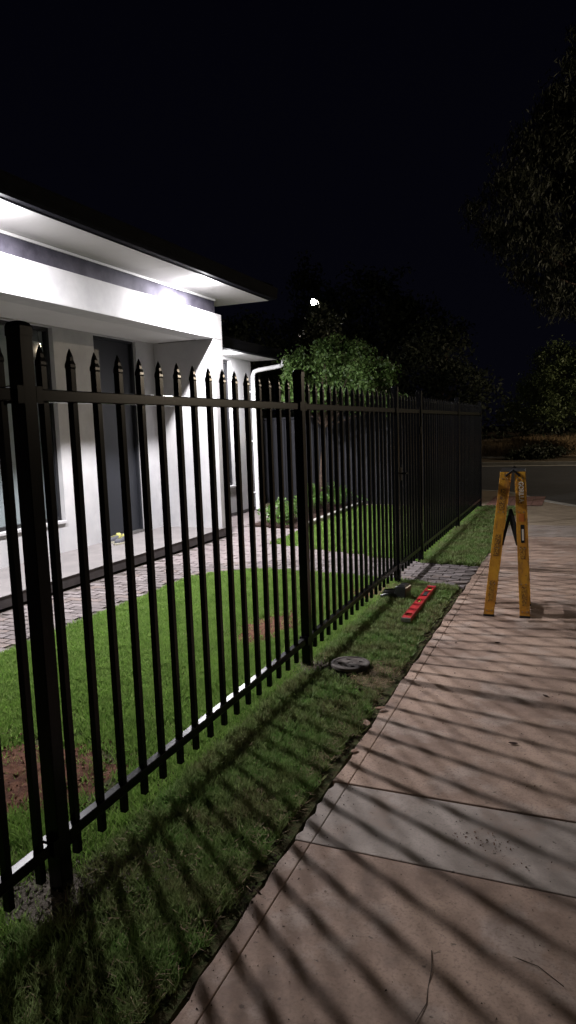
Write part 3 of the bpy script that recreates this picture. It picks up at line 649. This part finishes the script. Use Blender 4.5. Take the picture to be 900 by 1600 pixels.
for yy, ln in ((-.465, 0), (.45, 0), (0, 1)):
    if ln: MB().tube([(-.005, -.045, .002), (-.005, .045, .002)], .008, 8).build('vial', M['vial'], t)
    else: MB().tube([(-.020, yy, .002), (.020, yy, .002)], .008, 8).build('vial', M['vial'], t); MB().box(-.021, .021, yy-.038, yy+.038, -h, -h+.003).build('recess', M['blackplastic'], t)
MB().box(-.020, .020, .17, .33, h, h+.0015).build('grip', M['rubber'], t)
bt = thing('tool_case', 'small black plastic tool with raised end lying on the grass beside the red level', 'tool', (-1.535, 6.16, 0), rz=-.12)
mb = MB(); mb.v = []; pr = [(-.125, .012), (-.118, .035), (-.06, .052), (.020, .064), (.026, .118), (.045, .130), (.112, .126), (.124, .112), (.118, .012)]
k = len(pr); mb.v = [(x, -.085 if x < .03 else -.075, z) for x, z in pr]+[(x, .085 if x < .03 else .075, z) for x, z in pr]
mb.f = [tuple(range(k))[::-1], tuple(range(k, 2*k))]+[(i, (i+1) % k, k+(i+1) % k, k+i) for i in range(k)]
mb.build('body', M['blackplastic'], bt, bevel=.006)
MB().box(-.105, .02, -.065, .065, .050, .061).build('plate', M['blackplastic'], bt, bevel=.004)
MB().tube([(-.09, -.05, .060), (-.09, -.05, .078), (-.02, .0, .082), (.03, .03, .085)], .007, 8).build('handle', M['blackplastic'], bt, smooth=True)
MB().box(.045, .108, -.055, .055, .126, .134).build('lid', M['blackplastic'], bt, bevel=.003)
ct = thing('access_cover', 'round weathered cover standing proud of the grass strip beside the fence', 'cover', (-1.36, 4.22, -.016))
MB().lathe(0, 0, [(.112, -.06), (.112, .040)], 40).build('riser_pipe', M['rubber'], ct, smooth=True)
lid = MB().lathe(0, 0, [(.122, .040), (.127, .044), (.127, .060), (.122, .064), (.108, .064), (.104, .060), (.02, .060), (.018, .056), (.0005, .056)], 44).build('lid', M['lid'], ct, smooth=True)
for a in (0.5, 2.07, 3.64, 5.21): MB().box(-.012+.07*math.cos(a), .012+.07*math.cos(a), -.005+.07*math.sin(a), .005+.07*math.sin(a), .060, .066).build('lug', M['lid'], lid)

# ------------------------------------------------------------------ fallen leaves and twigs
def leaf(x, y, rz, L, label, z=.004, mat='dryleaf', curl=.35):
    mb = MB(); n_ = 7; rows = []
    for i in range(n_):
        u = i/(n_-1); wd = L*.26*math.sin(math.pi*min(1, u*.93+.04))**.8; zz = z+L*curl*.4*(2*u-1)**2
        mb.v += [((2*u-1)*L/2, -wd, zz+wd*.55), ((2*u-1)*L/2, 0, zz), ((2*u-1)*L/2, wd, zz+wd*.5)]
    for i in range(n_-1):
        for j in (0, 1): mb.f.append((i*3+j, (i+1)*3+j, (i+1)*3+j+1, i*3+j+1))
    o = mb.build('fallen_leaf', M[mat], smooth=True); o.location = (x, y, 0); o.rotation_euler = (0, 0, rz)
    sd = o.modifiers.new('t', 'SOLIDIFY'); sd.thickness = .0008
    tag(o, label, 'leaf', 'dead leaves on the footpath')
leaf(-1.0, 3.62, .6, .065, 'pinkish dead leaf on the footpath edge, farthest of the three curled ones', .012)
leaf(-1.02, 3.42, 2.0, .072, 'curled brown dead leaf on the footpath edge, middle of three')
leaf(-.99, 3.10, 1.2, .048, 'small pale dead leaf on the footpath edge above the grey slab')
leaf(-.52, 5.03, .2, .04, 'narrow dark leaf lying alone in front of the ladder', mat='mulch')
leaf(-.80, 4.95, 1.2, .025, 'tiny dark leaf between the ladder and the grass edge', mat='mulch')
leaf(-.16, 4.10, 2.6, .035, 'dark leaf by the right edge of the footpath, below the slab joint', mat='mulch')
leaf(-.28, 3.42, .1, .045, 'narrow dark leaf on the footpath between shadow stripes', mat='mulch')
def twig(pts, r, label):
    o = MB().tube([(x, y, .004+.003*math.sin(i*2.1)) for i, (x, y) in enumerate(pts)], r, 6).build('twig', M['bark'], smooth=True); tag(o, label, 'twig', 'thin twigs on the footpath')
twig([(-.39, 1.93), (-.375, 1.86), (-.372, 1.79), (-.365, 1.73), (-.38, 1.66)], .0012, 'thin curved twig on the concrete at the bottom of the picture')
twig([(-.02, 1.92), (-.09, 1.97), (-.16, 1.99)], .0012, 'thin twig near the lower right corner of the picture')

vs = []
for _ in range(1500):
    x = random.uniform(-1.0, .9) if random.random() < .6 else -1.0+abs(random.gauss(0, .10)); y = 1.2+random.random()**1.3*6.5; s0 = random.uniform(.0012, .0042)*(1+y*.08)
    c = Vector((x, y, .003)); q = [c+Vector((random.uniform(-1, 1)*s0, random.uniform(-1, 1)*s0, random.uniform(-.3, .8)*s0)) for _ in range(4)]
    for t3 in ((0, 1, 2), (0, 2, 3), (0, 3, 1), (1, 3, 2)): vs += [tuple(q[i]) for i in t3]
o = link('grit', fast_mesh('grit', np.array(vs), 3), M['mulch']); tag(o, 'dark grit and crumbs strewn over the footpath', 'debris', kind='stuff')
crumbs('dirt_clods', [(-.20, 3.05, .05, .07, 16, .003), (-.30, 2.55, .13, .07, 90, .002), (-.42, 2.68, .05, .04, 12, .002), (-.16, 2.45, .06, .03, 8, .002)], M['soil'], 'small dark clods of dirt on the footpath slabs', (.0015, .0055))
# ------------------------------------------------------------------ trees
def leaves_np(C, n_each, spread, size, droop=0, aspect=2.2, squash=.8):
    C = np.asarray(C); K = len(C); N = K*n_each; c = np.repeat(C, n_each, 0)
    p = c+rng.normal(0, 1, (N, 3))*np.array([spread, spread, spread*squash])
    d = rng.normal(0, 1, (N, 3)); d[:, 2] -= droop; d /= np.linalg.norm(d, axis=1)[:, None]
    s = np.cross(d, rng.normal(0, 1, (N, 3))); s /= np.linalg.norm(s, axis=1)[:, None]
    L = size*rng.uniform(.6, 1.3, N)[:, None]; wv = L/aspect
    return np.stack([p-d*L*.5, p+s*wv*.5, p+d*L*.5, p-s*wv*.5], 1).reshape(-1, 3)
def tree(name, label, base, blobs, nclump, n_each, spread, size, mat, trunk_r=.12, group=None, droop=0, aspect=2.2, cat='tree', limbs=10, bend=.0, fork=.45, hollow=.5):
    t = thing(name, label, cat, base, group); B = Vector(base)
    Cs = []
    wts = [b_[3]*b_[4]*b_[5] for b_ in blobs]; tot = sum(wts)
    for b_, w_ in zip(blobs, wts):
        for _ in range(max(3, int(nclump*w_/tot))):
            while True:
                q = np.array([random.uniform(-1, 1) for _ in range(3)]); r = np.linalg.norm(q)
                if r < 1 and (r > hollow or random.random() < .35): break
            k = 1+.18*math.sin(q[0]*7+b_[0])*math.cos(q[2]*6+b_[1]); Cs.append((b_[0]+q[0]*b_[3]*k, b_[1]+q[1]*b_[4]*k, b_[2]+q[2]*b_[5]*k))
    v = leaves_np(Cs, n_each, spread, size, droop, aspect)-np.array(base)
    link('crown', fast_mesh('crown', v, 4), M[mat], t)
    cen = Vector(np.mean([b_[:3] for b_ in blobs], 0)); fz = base[2]+(cen.z-base[2])*fork
    top = Vector((base[0]+(cen.x-base[0])*fork*.6, base[1]+(cen.y-base[1])*fork*.6, fz))
    mb = MB(); mid = B.lerp(top, .5)+Vector((bend, 0, 0))
    mb.tube([B-B+Vector((0, 0, -.15)), mid-B, top-B], [trunk_r*1.15, trunk_r*.9, trunk_r*.75], 9); mb.build('trunk', M['bark'], t, smooth=True)
    lm = MB(); pick = random.sample(Cs, min(limbs, len(Cs)))
    for c in pick:
        c = Vector(c); m1 = top.lerp(c, .5)+Vector((random.uniform(-.2, .2), random.uniform(-.2, .2), .15))*((c-top).length*.3)
        lm.tube([top-B, m1-B, c-B], [trunk_r*.5, trunk_r*.25, trunk_r*.07], 6)
    lm.build('limbs', M['bark'], t, smooth=True)
    return t
# lit garden tree in the bed
tree('garden_tree', 'round bushy green tree lit by the house lights, standing in the garden bed', (-4.66, 12.75, .02), [(-4.78, 12.8, 2.62, .52, .6, .42), (-4.15, 12.8, 2.84, .50, .6, .36), (-3.62, 12.75, 2.52, .42, .55, .40), (-3.42, 12.8, 2.08, .36, .5, .30), (-4.45, 12.7, 2.16, .8, .6, .34), (-5.08, 12.95, 2.42, .28, .4, .28), (-4.45, 12.8, 3.04, .2, .3, .16)], 150, 105, .075, .078, 'leaf_garden', .040, limbs=26, fork=.62, aspect=1.8, hollow=.62)
bt_ = [(-4.62, 11.0, .28), (-4.45, 11.9, .30), (-4.72, 12.5, .38), (-4.5, 10.6, .20), (-4.35, 13.0, .32)]
lbls = ['leafy bright green shrub in the garden bed by the wing corner', 'leafy green shrub in the middle of the garden bed', 'taller green shrub at the back of the garden bed against the sheet fence', 'low green plant at the near end of the garden bed', 'green shrub beside the pale edging, farthest from the house']
for (x, y, hh), lb in zip(bt_, lbls):
    t = thing('shrub', lb, 'shrub', (x, y, .03), 'shrubs in the garden bed')
    Cs = [(random.gauss(0, .16), random.gauss(0, .16), hh*random.uniform(.35, 1.15)) for _ in range(26)]
    link('foliage', fast_mesh('foliage', leaves_np(Cs, 22, .05, .075, 0, 2.4), 4), M['leaf_shrub'], t)
    mb = MB()
    for c in Cs[:10]: mb.tube([(0, 0, -.02), (c[0]*.5, c[1]*.5, c[2]*.5), c], [.008, .005, .003], 5)
    mb.build('stems', M['bark'], t)
# bank scrub
tree('verge_tree', 'low olive green tree with ragged branches on the far bank beyond the road', (.4, 30.6, 0), [(-.9, 30.4, 3.8, .9, 1, .85), (-1.25, 30.2, 3.0, .9, 1, .6), (-2.0, 30.3, 1.95, 1.0, .9, .42), (-.2, 30.2, 2.7, 1.6, 1.2, 1.1), (.9, 30.5, 3.8, 1.4, 1.2, 1.2), (-.9, 30.0, 1.9, 1.4, 1, .6), (1.8, 30.5, 2.4, 1.3, 1.2, 1.2), (-1.75, 30.4, 2.65, .6, .8, .35)], 620, 70, .15, .115, 'leaf_olive', .14, limbs=18, droop=.2)
tree('drooping_tree', 'huge dark tree with drooping foliage towering over the road at the right', (4.6, 34, 0), [(-2.9, 33, 10.5, 1.7, 1.8, 1.5), (-1.7, 33, 12.2, 1.9, 2, 1.6), (-.4, 33, 14.4, 1.6, 2, 1.7), (.9, 33, 16.4, 1.6, 2, 1.4), (-1.8, 33, 8.7, 1.7, 1.8, 1.5), (-.7, 33, 6.7, 1.2, 1.4, 1.1), (1.6, 33.4, 12.5, 3, 2.4, 4), (1.3, 33.2, 8, 2.4, 2, 2.6), (4.5, 34, 11, 3, 3, 4)], 2200, 46, .24, .26, 'leaf_grey', .38, droop=1.9, aspect=4.5, limbs=40, hollow=.25)
# dark trees far behind the garden
tree('tall_tree', 'tall dark pointed tree behind the street lamp', (-16.6, 44, 0), [(-16.6, 44, 10.0, .9, 1, 2.6), (-16.6, 44, 6, 1.8, 1.6, 3.2), (-15.0, 44, 8.6, .8, 1, 2.0)], 200, 40, .3, .3, 'leaf_dark', .25, 'dark trees beyond the back fence')
tree('tall_tree', 'dark broad tree between the street lamp and the open sky', (-11.5, 42, 0), [(-11.5, 42, 8.2, 2.8, 2, 2.4), (-9.0, 42, 7.0, 2.0, 2, 2.0), (-12.5, 42, 4.4, 3, 2, 2.4)], 330, 40, .35, .3, 'leaf_dark', .3, 'dark trees beyond the back fence')
tree('tall_tree', 'dark tree with a few lit sprigs, right of the garden tree', (-6.6, 36, 0), [(-6.6, 36, 5.2, 1.5, 1.5, 1.6), (-7.6, 36, 3.8, 1.8, 1.5, 1.6), (-5.6, 36, 3.2, 1.5, 1.5, 1.4), (-6.0, 36, 6.2, .7, .8, .6)], 260, 34, .28, .22, 'leaf_dark', .22, 'dark trees beyond the back fence')
tree('tall_tree', 'dark spreading tree low behind the house wing', (-19.5, 40, 0), [(-19.5, 40, 6.0, 3, 2, 2.6), (-17.2, 40, 4.4, 2.4, 2, 2.0)], 260, 40, .35, .3, 'leaf_dark', .3, 'dark trees beyond the back fence')
tree('tall_tree', 'dark slender tree standing in front of the distant street lamp post', (-9.9, 28, 0), [(-9.95, 28, 5.2, .75, .8, 1.35), (-9.7, 28, 3.6, 1.2, 1, 1.2)], 170, 40, .16, .2, 'leaf_dark', .14, 'dark trees beyond the back fence')
# dark hedge on top of the bank
Cs = [(x+random.gauss(0, .5), 37+random.gauss(0, .8), .7+random.random()*(2.6+1.0*math.sin(x*.9))) for x in np.arange(-22, 14, .09)]
o = link('hedge', fast_mesh('hedge', leaves_np(Cs, 26, .32, .26, 0), 4), M['leaf_dark']); tag(o, 'dark hedge along the top of the far bank', 'hedge', kind='stuff')
# low scrub + dry grass on the bank
Cs = [(-1.6+random.gauss(0, .55), 29.9+random.gauss(0, .3), .05+abs(random.gauss(0, .22))) for _ in range(70)]
o = link('bush', fast_mesh('bush', leaves_np(Cs, 40, .10, .12), 4), M['leaf_dark']); tag(o, 'low dark bush at the roadside below the olive tree', 'bush')
N = 26000; x = rng.uniform(-12, 8, N); y = rng.uniform(31.4, 35.0, N); zb = .02+np.clip((y-31.3)/3.2, 0, 1)**.8*.62+(fbm(x, y, .8, 3)-.5)*.35*np.clip((y-31.3)/1.5, 0, 1)
hg = rng.uniform(.05, .26, N)*(.3+1.4*fbm(x, y, 1.1, 4)); a = rng.uniform(0, 6.28, N); wv = .018
v = np.stack([np.stack([x-wv*np.cos(a), y-wv*np.sin(a), zb-.03], 1), np.stack([x+wv*np.cos(a), y+wv*np.sin(a), zb-.03], 1), np.stack([x+rng.normal(0, .05, N), y+rng.normal(0, .05, N), zb+hg], 1)], 1).reshape(-1, 3)
o = link('bank_grass', fast_mesh('bank_grass', v, 3), M['straw']); tag(o, 'dry tufts of grass on the far bank', 'grass', kind='stuff')

# ------------------------------------------------------------------ street lamps (real poles, one in view, two beside the camera's street)
def street_lamp(label, x, y, zt, arm, power, color, spot_size=150, lens='street_lens'):
    t = thing('street_lamp', label, 'street lamp', (x, y, 0), 'street lamps')
    mb = MB().tube([(0, 0, -.15), (0, 0, zt*.9), (arm[0]*.3, arm[1]*.3, zt*.985), (arm[0], arm[1], zt)], [.08, .055, .045, .035], 10); mb.build('pole', M['galv'], t, smooth=True)
    hd_ = MB(); hd_.lathe(arm[0], arm[1], [(.02, zt+.07), (.06, zt+.05), (.10, zt), (.09, zt-.02)][::-1], 20); ho = hd_.build('lamp_head', M['galv'], t, smooth=True)
    MB().lathe(arm[0], arm[1], [(.02, zt-.24), (.075, zt-.22), (.108, zt-.18), (.118, zt-.13), (.108, zt-.08), (.07, zt-.022)], 20).build('lens', M[lens], ho, smooth=True)
    if power:
        ld = bpy.data.lights.new('street_light', 'POINT'); ld.energy = power; ld.color = color; ld.shadow_soft_size = .14
        o = bpy.data.objects.new('street_light', ld); COL.objects.link(o); o.parent = t; o.location = (arm[0], arm[1], zt-.48)
street_lamp('distant street lamp shining among the dark trees above the garden', -10.6, 30, 7.2, (-.35, 0), FAR_W, (1, .93, .8))
street_lamp('street lamp on the near side of the side street, behind the camera', 3.8, -15.5, 6.6, (-1.0, .4), STREET_W, (1, .80, .58))
street_lamp('street lamp at the corner across the road, right of the picture', 12.5, 27.65, 6.1, (-1.2, -.95), STREET2_W, (1, .82, .60))
